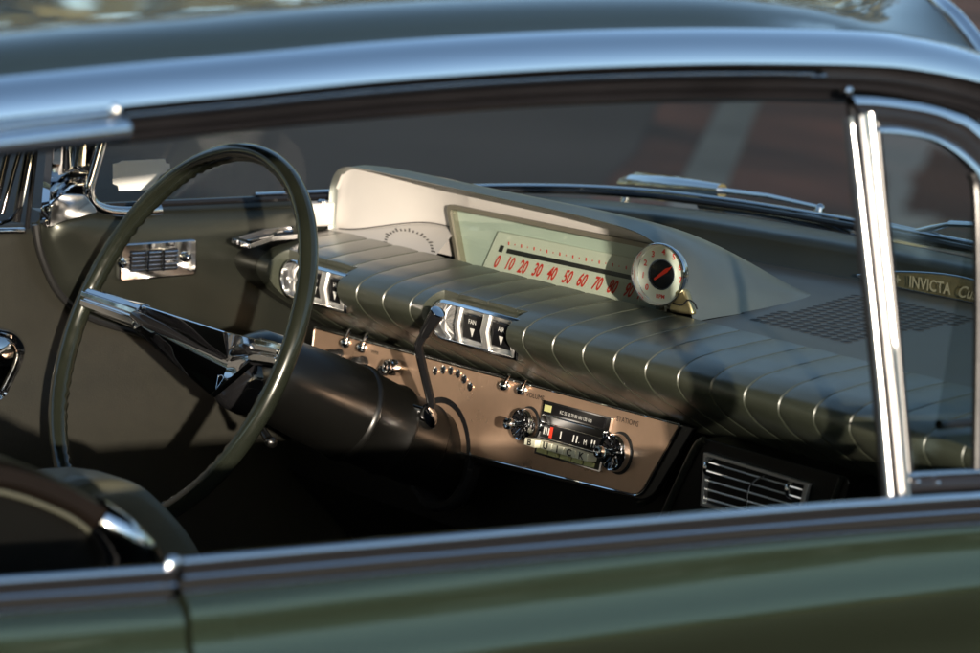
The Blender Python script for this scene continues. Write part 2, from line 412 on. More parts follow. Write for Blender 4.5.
# A pillar and windshield frame on the driver's side
b = MB()
XP = -.745
b.tube(catmull([bx(x_, y_, XP+.02) for x_, y_ in [(108, 118), (101, 145), (94, 170), (89, 190), (93, 203), (106, 210), (128, 212), (160, 210)]], 5), .0065, 12)
fr = b.build('windshield_frame', M['chrome'], car)
b = MB()
xx = [(47, 140, 40, 223), (54, 140, 47, 228), (62, 140, 52, 224), (82, 130, 60, 215), (92, 130, 78, 212), (104, 130, 92, 212)]
rows = []
for dxo, (a, c_, d_, e_) in zip([0, .014, .004, -.006, .004, .012], xx):
    rows.append([bx(a+(d_-a)*t, c_+(e_-c_)*t, XP+dxo+.012*math.sin(t*math.pi*3)*(1 if t > .5 else 0)) for t in [k/14 for k in range(15)]])
b.grid(rows); b.build('pillar_cover', M['chrome'], fr, angle=70)
o = roundpoly([bx(*q, XP+.020) for q in [(48, 203), (60, 193), (82, 194), (92, 205), (96, 212), (60, 222), (46, 228)]], .004)
b = MB(); b.prism(o, (.006, 0, 0)); b.build('pillar_base', M['chrome'], fr, bevel=.0015)
b = MB()
for a, c_, d_, e_, r_ in [(8, 150, -6, 212, .004), (20, 150, 2, 214, .003), (29, 150, 16, 222, .005), (36, 148, 27, 228, .003)]:
    b.tube([bx(a, c_, XP), bx(a*.6+d_*.4, c_*.6+e_*.4, XP), bx(d_, e_, XP)], r_, 10)
b.build('vent_window_frame', M['gloss'], ddoor)
b = MB(); b.tube([bx(33, 148, XP+.003), bx(22, 205, XP+.003), bx(10, 220, XP+.003), bx(-5, 226, XP+.003)], .0022, 8); b.build('vent_window_trim', M['chrome'], ddoor)

# ---- instrument hood ------------------------------------------------------------
YO = .405
top_z = .992
# opening outline, left foot -> over the top -> right foot  (x, z)
opn = catmull([(-.706, .905, 0), (-.708, .93, 0), (-.706, .965, 0), (-.690, .986, 0), (-.655, .9925, 0), (-.55, .994, 0), (-.40, .9945, 0), (-.25, .995, 0), (-.17, .994, 0), (-.115, .992, 0),
               (-.078, .986, 0), (-.050, .975, 0), (-.028, .957, 0), (-.010, .935, 0), (.004, .911, 0)], 5)
apex = Vector((-.085, .640, .912))
rows_in = []; rows = []
K = 14
for k in range(K+1):
    t = k/K; row = []
    for p in opn:
        # sections sweep forward, dropping to the dash top; the right side is drawn in to a point
        y = YO+.245*t
        drop = t**1.6
        z0 = p.y+(.004+.003*max(0, min(1, (p.x+.45)/.35)))*math.sin(min(1, t*8)*math.pi/2)*(1 if p.y > .93 else (p.y-.905)/.025 if p.y > .905 else 0)
        z = .911+(z0-.911)*(1-drop)
        x = p.x+(-.095*(t**1.35))*(1 if p.x > -.10 else max(0, (p.x+.5)/.4) if p.x > -.5 else 0)
        if p.x < -.6: x = p.x+.05*t
        row.append((x, y, z))
    rows.append(row)
b = MB()
lip = [[(q[0]*.998-.0004, q[1]-.004, .911+(q[2]-.911)*.985) for q in rows[0]], [(q[0], q[1]-.006, q[2]) for q in rows[0]]]
inner = []
for dy, s in [(.012, .955), (.002, .97)]:
    inner.append([(-.36+(q[0]+.36)*(.988), q[1]+dy, .911+(q[2]-.911)*s) for q in rows[0]])
b.grid(inner+lip[:1]+lip[1:]+rows)
hood = b.build('instrument_hood', M['hood'], car, angle=55)
# pale inner wall
def inw(x_, y_, off=0): return by(x_, y_, YO+.040+off)
def yw(x): 
    t = max(0, min(1, (x+.70)/.17)); return YO+.002+.040*(t*t*(3-2*t))
b = MB(); rows = []
tops = [p for p in opn if p.y > .93]
for i in range(49):
    x = -.7035+i*(.7035-.07)/48
    zt = max([interp([p.x for p in opn], [p.y for p in opn], x)])
    if x < -.69: zt = interp([-.7035, -.70, -.69], [.962, .975, .985], x)
    rows.append([(x, yw(x)+.0, .905), (x, yw(x), .93), (x, yw(x)+.001, max(.935, zt-.004)), (x, yw(x)-.006 if x > -.5 else yw(x)-.002, max(.936, zt-.0005))])
b.grid(rows); b.build('inner_wall', M['cream'], hood, angle=60)
def zs(x):
    t = max(0, min(1, (x+.70)/.15)); return .9145+.0235*(t*t*(3-2*t))
b = MB(); rows = [[], []]
for k in range(21):
    x = -.702+k*.0096; rows[0].append((x+.040*(k/20)**3, .3925, .9140)); rows[1].append((x, yw(x)+.0015, zs(x)))
b.grid(rows); b.build('hood_shelf', M['cream'], hood)
b = MB(); b.add([(-.506, .3925, .899), (-.012, .3925, .899), (-.012, .47, .899), (-.506, .47, .899)], [(0, 1, 2, 3)]); b.build('hood_floor', M['tan'], hood)
b = MB(); b.tube([(x, yw(x)-.0008, zs(x)+.0006) for x in [-.695+i*.0095 for i in range(20)]], .0007, 6); b.build('shelf_seam', M['black'], hood)
# small arc of tick marks on the sloping shelf
b = MB(); sn_ = Vector((0, -.42, .9)).normalized(); s0 = Vector((-.55, .42, .9265))
for k in range(19):
    t = R(-4+k*10.4); r1, r2 = 1.0, 1.12+(.08 if k % 3 == 0 else 0)
    def tp(r_, dt): return bn(409+22*r_*math.cos(t+dt), 246-14.5*r_*math.sin(t+dt)+4*math.cos(t)*r_, s0+sn_*.0004, sn_)
    b.prism([tp(r1, -.03), tp(r1, .03), tp(r2, .03), tp(r2, -.03)], (0, 0, .0004))
b.build('tick_marks', M['black'], hood, smooth=False)
# mirror unit: frame, dial, numerals, slot
YM = YO+.036

fo = roundpoly([by(*q, YM) for q in [(450, 203.5), (668, 247), (664, 312), (461, 268)]], [.010, .01, .002, .002], 5)
fi = roundpoly([by(*q, YM) for q in [(453.5, 208.5), (662, 250.5), (660, 310), (464, 267)]], [.007, .008, .002, .002], 5)
b = MB(); b.grid([fo, [q+Vector((0, -.006, 0)) for q in fo], [q+Vector((0, -.006, 0)) for q in fi], [q+Vector((0, .030, 0)) for q in fi]], True)
cluster = b.build('speedometer', M['tan'], car, angle=50)
YD = YM+.0045
b = MB(); b.prism([by(*q, YD) for q in [(451, 206), (666, 249), (664, 312), (461, 300)]], (0, .002, 0)); b.build('dial_back', M['dial'], cluster, smooth=False)
rc_ = [by(*q, YD-.004) for q in [(498, 231), (668, 266), (664, 318), (478, 276)]]
b = MB(); b.prism(rc_, (0, .0038, 0)); b.build('dial_plate', M['dialp'], cluster, bevel=.001)
ND = YD-.0041
o = [by(*q, ND) for q in [(508, 248.5), (640, 277), (639, 281.5), (506.5, 253)]]
b = MB(); b.prism(o, (0, -.0006, 0)); b.build('indicator_slot', M['black'], cluster, smooth=False)
o = [by(*q, ND) for q in [(501, 245), (504.5, 246), (502, 252.5), (498.5, 251.5)]]
b = MB(); b.prism(o, (0, -.0006, 0)); b.build('indicator_end', M['black'], cluster, smooth=False)
for s_, (x_, y_) in zip(['0', '10', '20', '30', '40', '50', '60', '70', '80', '90', '100'],
                        [(495.8, 261.5), (508.3, 263.5), (521.5, 267), (535.8, 270), (550.5, 273.5), (566, 277), (580.5, 280.2), (595.8, 283.5), (611, 286.8), (627.5, 290.2), (643, 293.5)]):
    text(s_, 'speed_numeral', M['red'], by(x_, y_, ND), (1, 0, 0), (0, 0, 1), .0215, cluster, depth=.0012, sx=.72, shear=.95, bold=.022)
b = MB(); b.prism([by(*q, ND) for q in [(497.5, 254.5), (640, 285.5), (638, 314), (490, 281)]], (0, -.0007, 0)); b.build('numeral_band', M['dialw'], cluster, smooth=False)
b = MB()
for k in range(21):
    p = by(509, 243.5, ND).lerp(by(640, 270.5, ND), k/20); h = .0018 if k % 2 == 0 else .0008
    b.box(p+Vector((-.0009, -.0005, -h)), (.0018 if k % 2 == 0 else .001, 0, 0), (0, 0, 2*h), (0, .0004, 0))
b.build('scale_marks', M['red'], cluster, smooth=False)
b = MB(); b.prism([q+Vector((0, -.003, 0)) for q in fi], (0, .0008, 0)); b.build('cover_glass', M['clear'], cluster, smooth=False)

# ---- round gauge at the end of the hood --------------------------------------------
be = R(21); gn = Vector((math.sin(be), -math.cos(be), .05)).normalized()
gc = by(661, 274.5, .388); Rg = .0335
b = MB(); b.lathe(gc, gn, [(-.014, .5*Rg), (-.006, .84*Rg), (-.001, .96*Rg), (.0030, Rg), (.0055, .995*Rg), (.0068, .975*Rg), (.0070, .955*Rg), (.0055, .935*Rg), (-.002, .925*Rg), (-.005, .92*Rg)], 48)
clock = b.build('round_gauge', M['chrome'], car)
b = MB(); b.lathe(gc-gn*.0030, gn, [(0, .925*Rg), (.0005, .5*Rg)], 40); b.build('gauge_face', M['dialw'], clock)
b = MB(); b.lathe(gc-gn*.0026, gn, [(.0018, .001), (.0018, .42*Rg), (0, .45*Rg)], 40); b.build('gauge_centre', M['gloss'], clock)
b = MB(); b.lathe(gc-gn*.0030, gn, [(.0002, .455*Rg), (.0026, .455*Rg), (.0026, .49*Rg), (.0002, .50*Rg)], 40); b.build('gauge_ring', M['chromesoft'], clock)
gx = Vector((0, 0, 1)).cross(gn).normalized(); gy = gn.cross(gx)
for k, s_ in enumerate(['0', '1', '2', '3', '4', '5', '6', '7', '8']):
    t = R(222-k*33); p = gc-gn*.0025+gx*(math.cos(t)*.70*Rg)+gy*(math.sin(t)*.70*Rg)
    if k == 8: continue
    text(s_, 'gauge_numeral', M['red'], p, gx, gy, .0088, clock, depth=.0006, bold=.02)
text('RPM', 'gauge_numeral', M['red'], gc-gn*.0025-gy*(.70*Rg), gx, gy, .0058, clock, depth=.0006, bold=.03)
t = R(38); dn = gx*math.cos(t)+gy*math.sin(t); sn = gn.cross(dn); p0 = gc-gn*.0004
b = MB(); b.prism([p0-dn*.010-sn*.0010, p0+dn*.008-sn*.0022, p0+dn*.0155, p0+dn*.008+sn*.0022, p0-dn*.010+sn*.0010], gn*.0008)
m_needle = mat('orange_red_needle', (.85, .05, .02), .4); b.build('needle', m_needle, clock)
b = MB(); b.lathe(gc+gn*.0035, gn, [(.0, .86*Rg), (.0016, .6*Rg), (.0024, .3*Rg), (.0026, 0)], 40); b.build('gauge_glass', M['clear'], clock)
# silver bracket under the gauge
b = MB()
o = [by(*q, .396) for q in [(671, 290), (684, 289), (692, 315), (668, 312)]]
b.prism(o, (0, .008, 0)); b.build('gauge_bracket', M['brass'], clock, bevel=.003)
b = MB(); b.tube(catmull([by(*q, .394) for q in [(672, 303), (682, 305), (688, 300), (694, 303), (697, 309)]], 4), .0009, 6); b.build('bracket_wire', M['black'], clock)

# ---- switch clusters in the pad -----------------------------------------------
def switch_cluster(xa, xb, labels):
    zc_, hh = .8735, .0225
    pts = []
    for k in range(13):
        t = math.pi/2+math.pi*k/12; pts.append(Vector((xa+hh*1.1+math.cos(t)*hh*1.1, .299, zc_+math.sin(t)*hh)))
    pts += [Vector((xb, .299, zc_-hh)), Vector((xb, .299, zc_+hh))]
    cen = Vector(((xa+xb)/2, .299, zc_))
    ins = [Vector((cen.x+(q.x-cen.x)*.965, q.y, cen.z+(q.z-cen.z)*.84)) for q in pts]
    b = MB(); b.grid([pts, [q+Vector((0, -.014, 0)) for q in pts], [q+Vector((0, -.0165, 0)) for q in ins], [q+Vector((0, -.006, 0)) for q in ins]], True)
    o = b.build('switch_cluster', M['chromesoft'], car, bevel=.001)
    b = MB(); b.add([q+Vector((0, -.006, 0)) for q in ins], [tuple(range(len(ins)))]); b.build('cluster_plate', M['facet'], o)
    # faceted reflector at the rounded end
    b = MB(); c1 = Vector((xa+hh*1.25, .287, zc_))
    for k in range(14):
        t0 = 2*math.pi*k/14; t1 = 2*math.pi*(k+1)/14; rr = hh*.86
        a_ = c1+Vector((math.cos(t0)*rr, .004, math.sin(t0)*rr)); c_ = c1+Vector((math.cos(t1)*rr, .004, math.sin(t1)*rr))
        mid = (a_+c_)/2+Vector((0, -.007, 0)); mid = c1+(mid-c1)*.6
        b.add([c1+Vector((0, -.002, 0)), a_, mid], [(0, 1, 2)]); b.add([c1+Vector((0, -.002, 0)), mid, c_], [(0, 1, 2)]); b.add([a_, c_, mid], [(0, 1, 2)])
    b.build('faceted_lamp', M['facet'], o, smooth=False)
    n_ = len(labels); x0 = xa+hh*2.35; wd_ = (xb-.004-x0)/n_
    for k, s_ in enumerate(labels):
        a_ = x0+k*wd_
        b = MB(); b.box((a_+.0085, .2855, zc_-hh*.62), (wd_-.017, 0, 0), (0, 0, hh*1.24), (0, .006, 0)); key = b.build('rocker_switch', M['gloss'], o, bevel=.0015)
        text(s_, 'switch_lettering', M['white'], (a_+wd_/2, .2852, zc_+.006), (1, 0, 0), (0, 0, 1), .0070, key, sx=1.1, bold=.01)
        b = MB(); b.prism([(a_+wd_/2-.004, .2850, zc_-.001), (a_+wd_/2+.004, .2850, zc_-.001), (a_+wd_/2, .2850, zc_-.010)], (0, .0003, 0)); b.build('switch_arrow', M['white'], key, smooth=False)
        for sx in (.0025, wd_-.0025):
            b = MB(); b.tube([(a_+sx, .287, zc_-hh*.8), (a_+sx, .283, zc_), (a_+sx, .287, zc_+hh*.8)], .0040, 8); b.build('divider', M['facet'], o)
    return o
switch_cluster(-.316, -.150, ['FAN', 'AIR'])
switch_cluster(-.627, -.486, ['LO', 'HI'])

# ---- copper control panel --------------------------------------------------------
ta = R(7); PN = Vector((0, -math.cos(ta), math.sin(ta))); PP = Vector((0, .352, .807))
PX = Vector((1, 0, 0)); PU = PN.cross(PX)*-1
if PU.z < 0: PU = -PU
def cp(x_, y_, off=0): return bn(x_, y_, PP+PN*off, PN)
ol = [cp(*q) for q in [(314, 327), (684, 427), (645, 497), (462, 455), (300, 412)]]
def plate(outl, rad, name, m, parent, th, bev=.001, off=0):
    o = roundpoly(outl, rad, 6); b = MB(); b.prism([q+PN*off for q in o], PN*th); return b.build(name, m, parent, bevel=bev)
rim_ = plate([cp(*q) for q in [(309, 322), (694, 427.5), (650, 502), (462, 460), (290, 416)]], [.003, .004, .022, .001, .01], 'control_panel', M['column'], car, .006, .002, -.006)
face = plate([cp(*q) for q in [(315, 329), (679, 425.5), (640, 495.5), (462, 452), (305, 412)]], [.003, .003, .014, .001, .01], 'copper_face', M['copper'], rim_, .0012, .0005)
b = MB(); o = roundpoly([cp(*q, .001) for q in [(314.5, 327.5), (681, 425), (641, 497), (462, 453.3), (305, 413)]], [.003, .003, .014, .001, .01], 6)
b.tube(o+[o[0]], .0011, 6); b.build('face_border', M['chromesoft'], rim_)
def knob_prof(name, c_, prof, m, parent, seg=24):
    b = MB(); b.lathe(c_, PN, prof, seg); return b.build(name, m, parent)
def toggle(x_, y_, x2, y2):
    c_ = cp(x_, y_, .001)
    o = knob_prof('toggle_switch', c_, [(0, .0062), (.001, .0068), (.004, .0062), (.0075, .0045), (.009, .002), (.0093, 0)], M['chrome'], rim_)
    b = MB(); b.tube([c_+PN*.005, cp(x2, y2, .012)], [.0016, .0019], 8); b.build('lever', M['chrome'], o)
for q in [(347.6, 343, 350.5, 329), (364, 347.6, 367.5, 333.5), (506.5, 386, 509, 375), (523.7, 390, 525.6, 379)]: toggle(*q)
for q in [(436, 371), (444, 369.7), (451.5, 370.7), (458.6, 373.7), (465, 379.3), (470.8, 386.8)]:
    o = knob_prof('indicator_bead', cp(*q, .0012), [(0, .0044), (.0012, .0050), (.0016, .0034)], M['chrome'], rim_, 16)
    b = MB(); b.lathe(cp(*q, .0012), PN, [(.0014, .0034), (.0026, .0018), (.0030, 0)], 12); b.build('bead_centre', M['gloss'], o)
for q, r_ in [((340, 356), .0075), ((364, 364.5), .0085)]:
    o = knob_prof('black_knob', cp(*q, .001), [(0, r_*1.15), (.003, r_*1.15), (.004, r_), (.014, r_*.92), (.016, r_*.7), (.0165, 0)], M['black'], rim_)
b = MB(); kc = cp(399, 368, .001); b.lathe(kc, PN, [(0, .0095), (.010, .0095), (.013, .0088), (.014, .006), (.012, .0045), (.012, 0)], 28)
ig = b.build('ignition_switch', M['chrome'], rim_)
b = MB(); b.lathe(kc+PN*.016-PU*.0, PN, [(0, .0045), (0, .0078), (.0018, .0080), (.0028, .0065), (.0022, .0045)], 20); b.build('key_ring', M['chrome'], ig)
b = MB(); b.box(kc+PN*.012-PX*.0012-PU*.003, PX*.0024, PU*.006, PN*.010); b.build('ignition_key', M['chrome'], ig, bevel=.0006)
b = MB(); b.lathe(cp(386, 371, .001), PN, [(0, .006), (.008, .006), (.009, .004), (.009, 0)], 20); b.build('black_knob', M['gloss'], rim_)
text('WIPER', 'panel_lettering', M['black'], cp(375, 352.5, .0012), PX, PU, .0055, rim_)
text('VOLUME', 'panel_lettering', M['black'], cp(535.4, 396.5, .0012), PX, PU, .0078, rim_, sx=1.1)
text('STATIONS', 'panel_lettering', M['black'], cp(627.8, 421.5, .0012), PX, PU, .0080, rim_, sx=1.05)
# radio
ro = [cp(*q) for q in [(547.5, 400), (615.5, 418), (604, 472.5), (538, 453.5)]]
b = MB(); b.prism([q+PN*.0015 for q in roundpoly(ro, .0015, 3)], PN*.004); radio = b.build('radio', M['chrome'], car, bevel=.001)
def rq(u_, v_, off):                                           # point on the radio face: u to the right, v down (0..1)
    a_ = ro[0].lerp(ro[1], u_); c_ = ro[3].lerp(ro[2], u_); return a_.lerp(c_, v_)+PN*off
def rpatch(u0, v0, u1, v1, name, m, off=.0056, th=.0008, parent=None, bev=0):
    b = MB(); b.prism([rq(u0, v0, off), rq(u1, v0, off), rq(u1, v1, off), rq(u0, v1, off)], PN*th); return b.build(name, m, parent or radio, smooth=bool(bev), bevel=bev)
rpatch(.03, .03, .93, .22, 'radio_scale', M['gloss'])
rpatch(.05, .07, .15, .19, 'scale_lamp', M['yellow'], .0066, .0003)
text('KC 55 60 70 80 100 120 160', 'radio_numerals', M['white'], rq(.52, .145, .0066), PX, PU, .0052, radio, sx=.95)
rpatch(.05, .25, .97, .40, 'radio_louver', M['chrome'], .0056, .003, bev=.001)
rpatch(.06, .42, .96, .66, 'radio_window', M['gloss'], .0056, .002)
rpatch(.20, .44, .24, .64, 'tuning_needle', m_needle, .0078, .0003)
for u_ in (.11, .145, .18, .36, .55, .60, .82, .86): rpatch(u_, .47, u_+.012, .60, 'dial_mark', M['white'], .0078, .0003)
text('.   M', 'radio_numerals', M['white'], rq(.70, .55, .0078), PX, PU, .008, radio)
rpatch(.06, .68, .97, .97, 'key_recess', M['black'], .0056, .0005)
for k, s_ in enumerate('BUICK'):
    u0 = .05+k*.178
    b = MB(); a_ = rq(u0, .70, .0056); c_ = rq(u0+.165, .70, .0056); d_ = rq(u0+.165, .84, .0056); e_ = rq(u0, .84, .0056)
    b.prism([a_, c_, d_, e_], PN*(.014 if k else .020)); key = b.build('push_button', M['ivory'], radio, bevel=.0008)
    text(s_, 'button_letter', M['black'], (a_+c_+d_+e_)/4+PN*(.0143 if k else .0203), PX, PU, .0098, key, sx=1.35, bold=.03)
    rpatch(u0+.02, .865, u0+.155, .95, 'button_label', M['yellow'], .0062, .003)
def knob(x_, y_, Rk):
    c_ = cp(x_, y_, .001); b = MB()
    b.lathe(c_, PN, [(0, Rk), (.004, Rk), (.010, Rk*.96), (.0125, Rk*.90), (.0118, Rk*.83)], 40); o = b.build('radio_knob', M['chrome'], radio)
    b = MB(); b.lathe(c_, PN, [(.0118, Rk*.83), (.0085, Rk*.5), (.0085, 0)], 40); b.build('knob_dish', M['gloss'], o)
    b = MB()
    for k in range(12):
        t = 2*math.pi*k/12; d_ = PX*math.cos(t)+PU*math.sin(t); b.tube([c_+PN*.0088+d_*Rk*.30, c_+PN*.0122+d_*Rk*.84], [.0004, .0010], 6)
    b.build('knob_ribs', M['chrome'], o)
    b = MB(); b.lathe(c_+PN*.006, PN, [(0, .0045), (.010, .0042), (.014, .0055), (.022, .0066), (.0245, .0060), (.0250, .0040), (.0242, .0030), (.0242, 0)], 24); b.build('knob_tip', M['chrome'], o)
    b = MB(); b.lathe(c_, PN, [(-.0005, Rk*1.12), (.0012, Rk*1.10), (.0014, Rk)], 32); b.build('knob_skirt', M['black'], o)
knob(529, 425, .0185); knob(620, 453, .0205)

# ---- lower dash ---------------------------------------------------------------
b = MB()
b.add([(-.73, .378, .84), (.73, .378, .84), (.73, .372, .62), (-.73, .372, .62)], [(0, 1, 2, 3)])
b.add([(-.73, .372, .62), (.73, .372, .62), (.73, .60, .40), (-.73, .60, .40)], [(0, 1, 2, 3)])
b.build('lower_dash', M['column'], car)
# raised housing with the right-hand air outlet
Yv = .322
hb = roundpoly([by(*q, Yv) for q in [(699, 437), (850, 478), (838, 540), (655, 520)]], [.010, .010, .01, .01], 5)
b = MB(); b.prism(hb, (0, .055, 0)); hs = b.build('outlet_housing', M['column'], car, bevel=.004, segs=3)
b = MB(); b.tube(catmull([by(*q, Yv-.001) for q in [(704, 440), (697, 446), (682, 476), (662, 520)]], 4), .0042, 10); b.build('housing_edge', M['dash'], hs)
b = MB(); b.tube(catmull([by(*q, .356) for q in [(690, 430), (684, 440), (668, 470), (655, 495), (640, 503)]], 4), .0042, 10); b.build('panel_edge', M['dash'], rim_)
b = MB(); b.tube([by(842, 478, Yv-.001), by(826, 520, Yv-.001)], .003, 10); b.build('housing_edge', M['dash'], hs)
vo = [by(*q, Yv-.001) for q in [(706.5, 452), (812, 483.5), (800, 532), (703, 505)]]
vi = [by(*q, Yv-.001) for q in [(709.5, 456), (807, 485), (796, 528), (706, 503)]]
b = MB(); b.grid([vo, [q+Vector((0, -.004, 0)) for q in vo], [q+Vector((0, -.004, 0)) for q in vi], [q+Vector((0, .018, 0)) for q in vi]], True)
v2 = b.build('air_outlet', M['facet'], car, bevel=.0006)
b = MB(); b.add([q+Vector((0, .019, 0)) for q in vi], [(0, 1, 2, 3)]); b.build('outlet_recess', M['black'], v2)
for k in range(5):
    t = (k+.7)/5.2; p = vi[0].lerp(vi[3], t); q = vi[1].lerp(vi[2], t); dv = Vector((0, .016, .0035))
    b = MB(); b.prism([p, q, q+dv, p+dv], (0, 0, -.0012)); sl_ = b.build('slat', M['chromesoft'], v2, smooth=False)
    b = MB(); b.tube([p, q], .0012, 8); b.build('slat_edge', M['facet'], sl_)
for q in [(713, 468), (795, 490)]:
    c_ = by(*q, Yv-.001)
    b = MB(); b.lathe(c_-Vector((.004, 0, 0)), (1, 0, 0), [(0, .0), (0, .010), (.003, .0105), (.006, .010), (.006, 0)], 20, ref=(0, 0, 1)); b.build('thumb_wheel', M['chrome'], v2)
b = MB(); b.tube(catmull([by(*q, Yv-.004) for q in [(764, 476), (753, 482), (748, 492), (747, 512)]], 4), .0016, 8, flat=.5); b.build('slat_lever', M['chromesoft'], v2)
# small silver plate left of the column
o = [by(*q, .36) for q in [(248, 302), (266, 303), (265, 318), (247, 317)]]
b = MB(); b.prism(o, (0, .01, 0)); pl = b.build('brake_release_plate', M['chromesoft'], car, bevel=.001)
o = [by(*q, .358) for q in [(249, 318.5), (266, 319.5), (266, 338), (250, 337)]]
b = MB(); b.prism(o, (0, .01, 0)); b.build('plate_grip', M['black'], pl, bevel=.001)
# cream bracket left of the hood
o = [bx(*q, -.705) for q in [(313, 204), (336, 202), (336, 226), (313, 227)]]
b = MB(); b.prism(o, (-.02, 0, 0)); br = b.build('defroster_bracket', M['cream'], car, bevel=.002)
b = MB(); b.lathe(bx(322, 203.5, -.71), (0, 0, 1), [(0, .006), (.003, .0055), (.005, .003), (.005, 0)], 14); b.build('screw', M['chrome'], br)

# ---- steering column, wheel, lever --------------------------------------------------
al = R(24); C0 = Vector((-.37, 0, .86)); CN = Vector((0, -math.cos(al), math.sin(al))); CE = Vector((1, 0, 0)); CU = Vector((0, math.sin(al), math.cos(al)))
def wl(a_, c_, d_=0): return C0+CE*a_+CU*c_+CN*d_
b = MB(); b.lathe(C0, -CN, [(.070, .020), (.085, .034), (.10, .044), (.13, .0475), (.19, .0515), (.235, .0535)], 56)
colm = b.build('steering_column', M['column'], car)
b = MB(); b.lathe(C0, -CN, [(.235, .0535), (.238, .056), (.242, .056), (.245, .0525), (.290, .0505), (.293, .0525), (.297, .0525), (.300, .049)], 56); b.build('column_collar', M['column'], colm)
b = MB(); b.lathe(C0, -CN, [(.300, .049), (.345, .048), (.348, .045), (.42, .044), (.6, .043)], 48); b.build('column_shroud', M['column'], colm)
b = MB(); b.lathe(PP+Vector((-.37, 0, -.10))+PN*.004, PN, [(-.004, .066), (.006, .066), (.010, .062), (.010, .056), (.002, .052), (-.004, .050)], 48); b.build('column_bezel', M['gloss'], colm)
# shift lever
lb = C0-CN*.325+CE*.045+CU*.018
tip = bx(438, 312, -.255); bend = bx(418, 345, -.285); b0 = bx(431, 404, -.315)
b = MB(); b.tube(catmull([b0-Vector((.01, 0, .01)), b0, b0.lerp(bend, .5), bend-(bend-b0)*.08, bend+(tip-bend)*.12, bend.lerp(tip, .45)], 5), .0050, 14); lev = b.build('shift_lever', M['gloss'], car)
dv = (tip-bend).normalized()
b = MB(); b.lathe(bend+(tip-bend)*.30, dv, [(0, .0055), (.003, .0068), ((tip-bend).length*.62, .0082), ((tip-bend).length*.69, .0082)], 24); b.build('lever_handle', M['gloss'], lev)
b = MB(); L_ = (tip-bend).length; b.lathe(bend, dv, [(L_*.98, .0078), (L_*.995, .0086), (L_*1.02, .0080), (L_*1.035, .005), (L_*1.04, 0)], 24); b.build('lever_cap', M['chrome'], lev)
b = MB(); b.lathe(b0-Vector((.005, 0, .012)), (b0-bend), [(-.012, .004), (-.006, .008), (.004, .010), (.016, .008), (.022, .003)], 18); b.build('lever_boss', M['chrome'], lev)
b = MB(); b.tube([b0+Vector((-.02, -.01, -.006)), b0+Vector((-.008, -.004, -.008))], .004, 10); b.build('boss_pin', M['chrome'], lev)
# wheel
Rr = .2105; NS = 180; rows = []
for i in range(NS+1):
    th = 2*math.pi*i/NS; cr, sr = math.cos(th), math.sin(th); row = []
    deg = math.degrees(th) % 360
    grip = (100 < deg < 172) or (188 < deg < 262) or (8 < deg < 80) or (278 < deg < 352)
    for j in range(20):
        ph = 2*math.pi*j/20; rad = .0101
        inner_side = max(0, -math.cos(ph))
        if grip: rad += .0034*inner_side*abs(math.sin(th*42)) - .0016*inner_side
        rr = Rr+math.cos(ph)*rad; row.append(wl(rr*cr, rr*sr, math.sin(ph)*rad*1.05))
    rows.append(row)
b = MB(); b.grid(rows, True)
wheel = empty('steering_wheel', C0); setp(wheel, car)
b.build('rim', M['rim'], wheel, angle=80)
for s in (-1, 1):
    # outer spoke: ribbed chrome grip bar
    b = MB(); rows = []
    for t in [0, .1, .25, .5, .75, 1]:
        a_ = s*(.205-.085*t); d_ = .004-.022*t; hw = .0125+.002*t; row = []
        for (pc, pd) in [(-1, -.008), (-1, -.001), (-.82, .0045), (-.35, .006), (-.28, .0035), (-.1, .0035), (-.04, .0075), (.35, .0085), (.42, .005), (.8, .004), (1, -.001), (1, -.008)]:
            row.append(wl(a_, .010+pc*hw, d_+pd))
        rows.append(row)
    b.grid(rows, True, cap=True); sk = b.build('spoke', M['chrome'], wheel, bevel=.0006, angle=30)
    # wing sweeping down into the dished hub
    b = MB(); rows = []
    for k in range(13):
        t = k/12; a_ = s*.124*(1-t)
        U = (.0205+.002*t, -.014-.036*t); T = (.006-.010*t, -.020-.049*t); L = (-.004-.040*t, -.015-.050*t)
        row = [wl(a_, U[0], U[1]-.006), wl(a_, U[0]+.0015, U[1]-.001), wl(a_, U[0], U[1]+.0012), wl(a_, U[0]-.002, U[1])]
        for q in (.3, .6, .85, 1): row.append(wl(a_, U[0]-.002+(T[0]-U[0]+.002)*q, U[1]+(T[1]-U[1])*q))
        for q in (.2, .5, .8, .93): row.append(wl(a_, T[0]+(L[0]-T[0])*q, T[1]+(L[1]-T[1])*q-.004*math.sin(q*math.pi)))
        row += [wl(a_, L[0], L[1]+.0012), wl(a_, L[0]-.0015, L[1]-.0005), wl(a_, L[0]-.001, L[1]-.006)]
        rows.append(row)
    b.grid(rows); b.build('spoke_wing', M['chrome'], sk, angle=30)
    b = MB(); b.tube([wl(s*.121, .008, -.010), wl(s*.116, .0078, -.010), wl(s*.10, .006, -.014), wl(s*.075, .004, -.024), wl(s*.055, .002, -.034), wl(s*.03, -.001, -.050), wl(s*.005, -.003, -.064)], [.004, .0062, .0068, .0064, .004, .0022, .0018], 16); b.build('horn_button', M['gloss'], sk)
b = MB(); b.lathe(C0-CN*.105-CU*.012, CN, [(0, .040), (.02, .039), (.028, .034), (.033, .022), (.0345, 0)], 40); hub = b.build('hub', M['gloss'], wheel)
b = MB()
o = [wl(a_, -.026+c_, -.0685+d_) for a_, c_, d_ in [(-.010, .006, 0), (-.006, .004, 0), (0, .006, 0), (.006, .004, 0), (.010, .006, 0), (.007, -.004, 0), (0, -.011, 0), (-.007, -.004, 0)]]
b.tube(o+[o[0]], .0005, 6); b.tube([o[1], o[6]], .0005, 6); b.tube([o[3], o[6]], .0005, 6); b.tube([o[2], (o[6]+o[2])/2], .0005, 6)
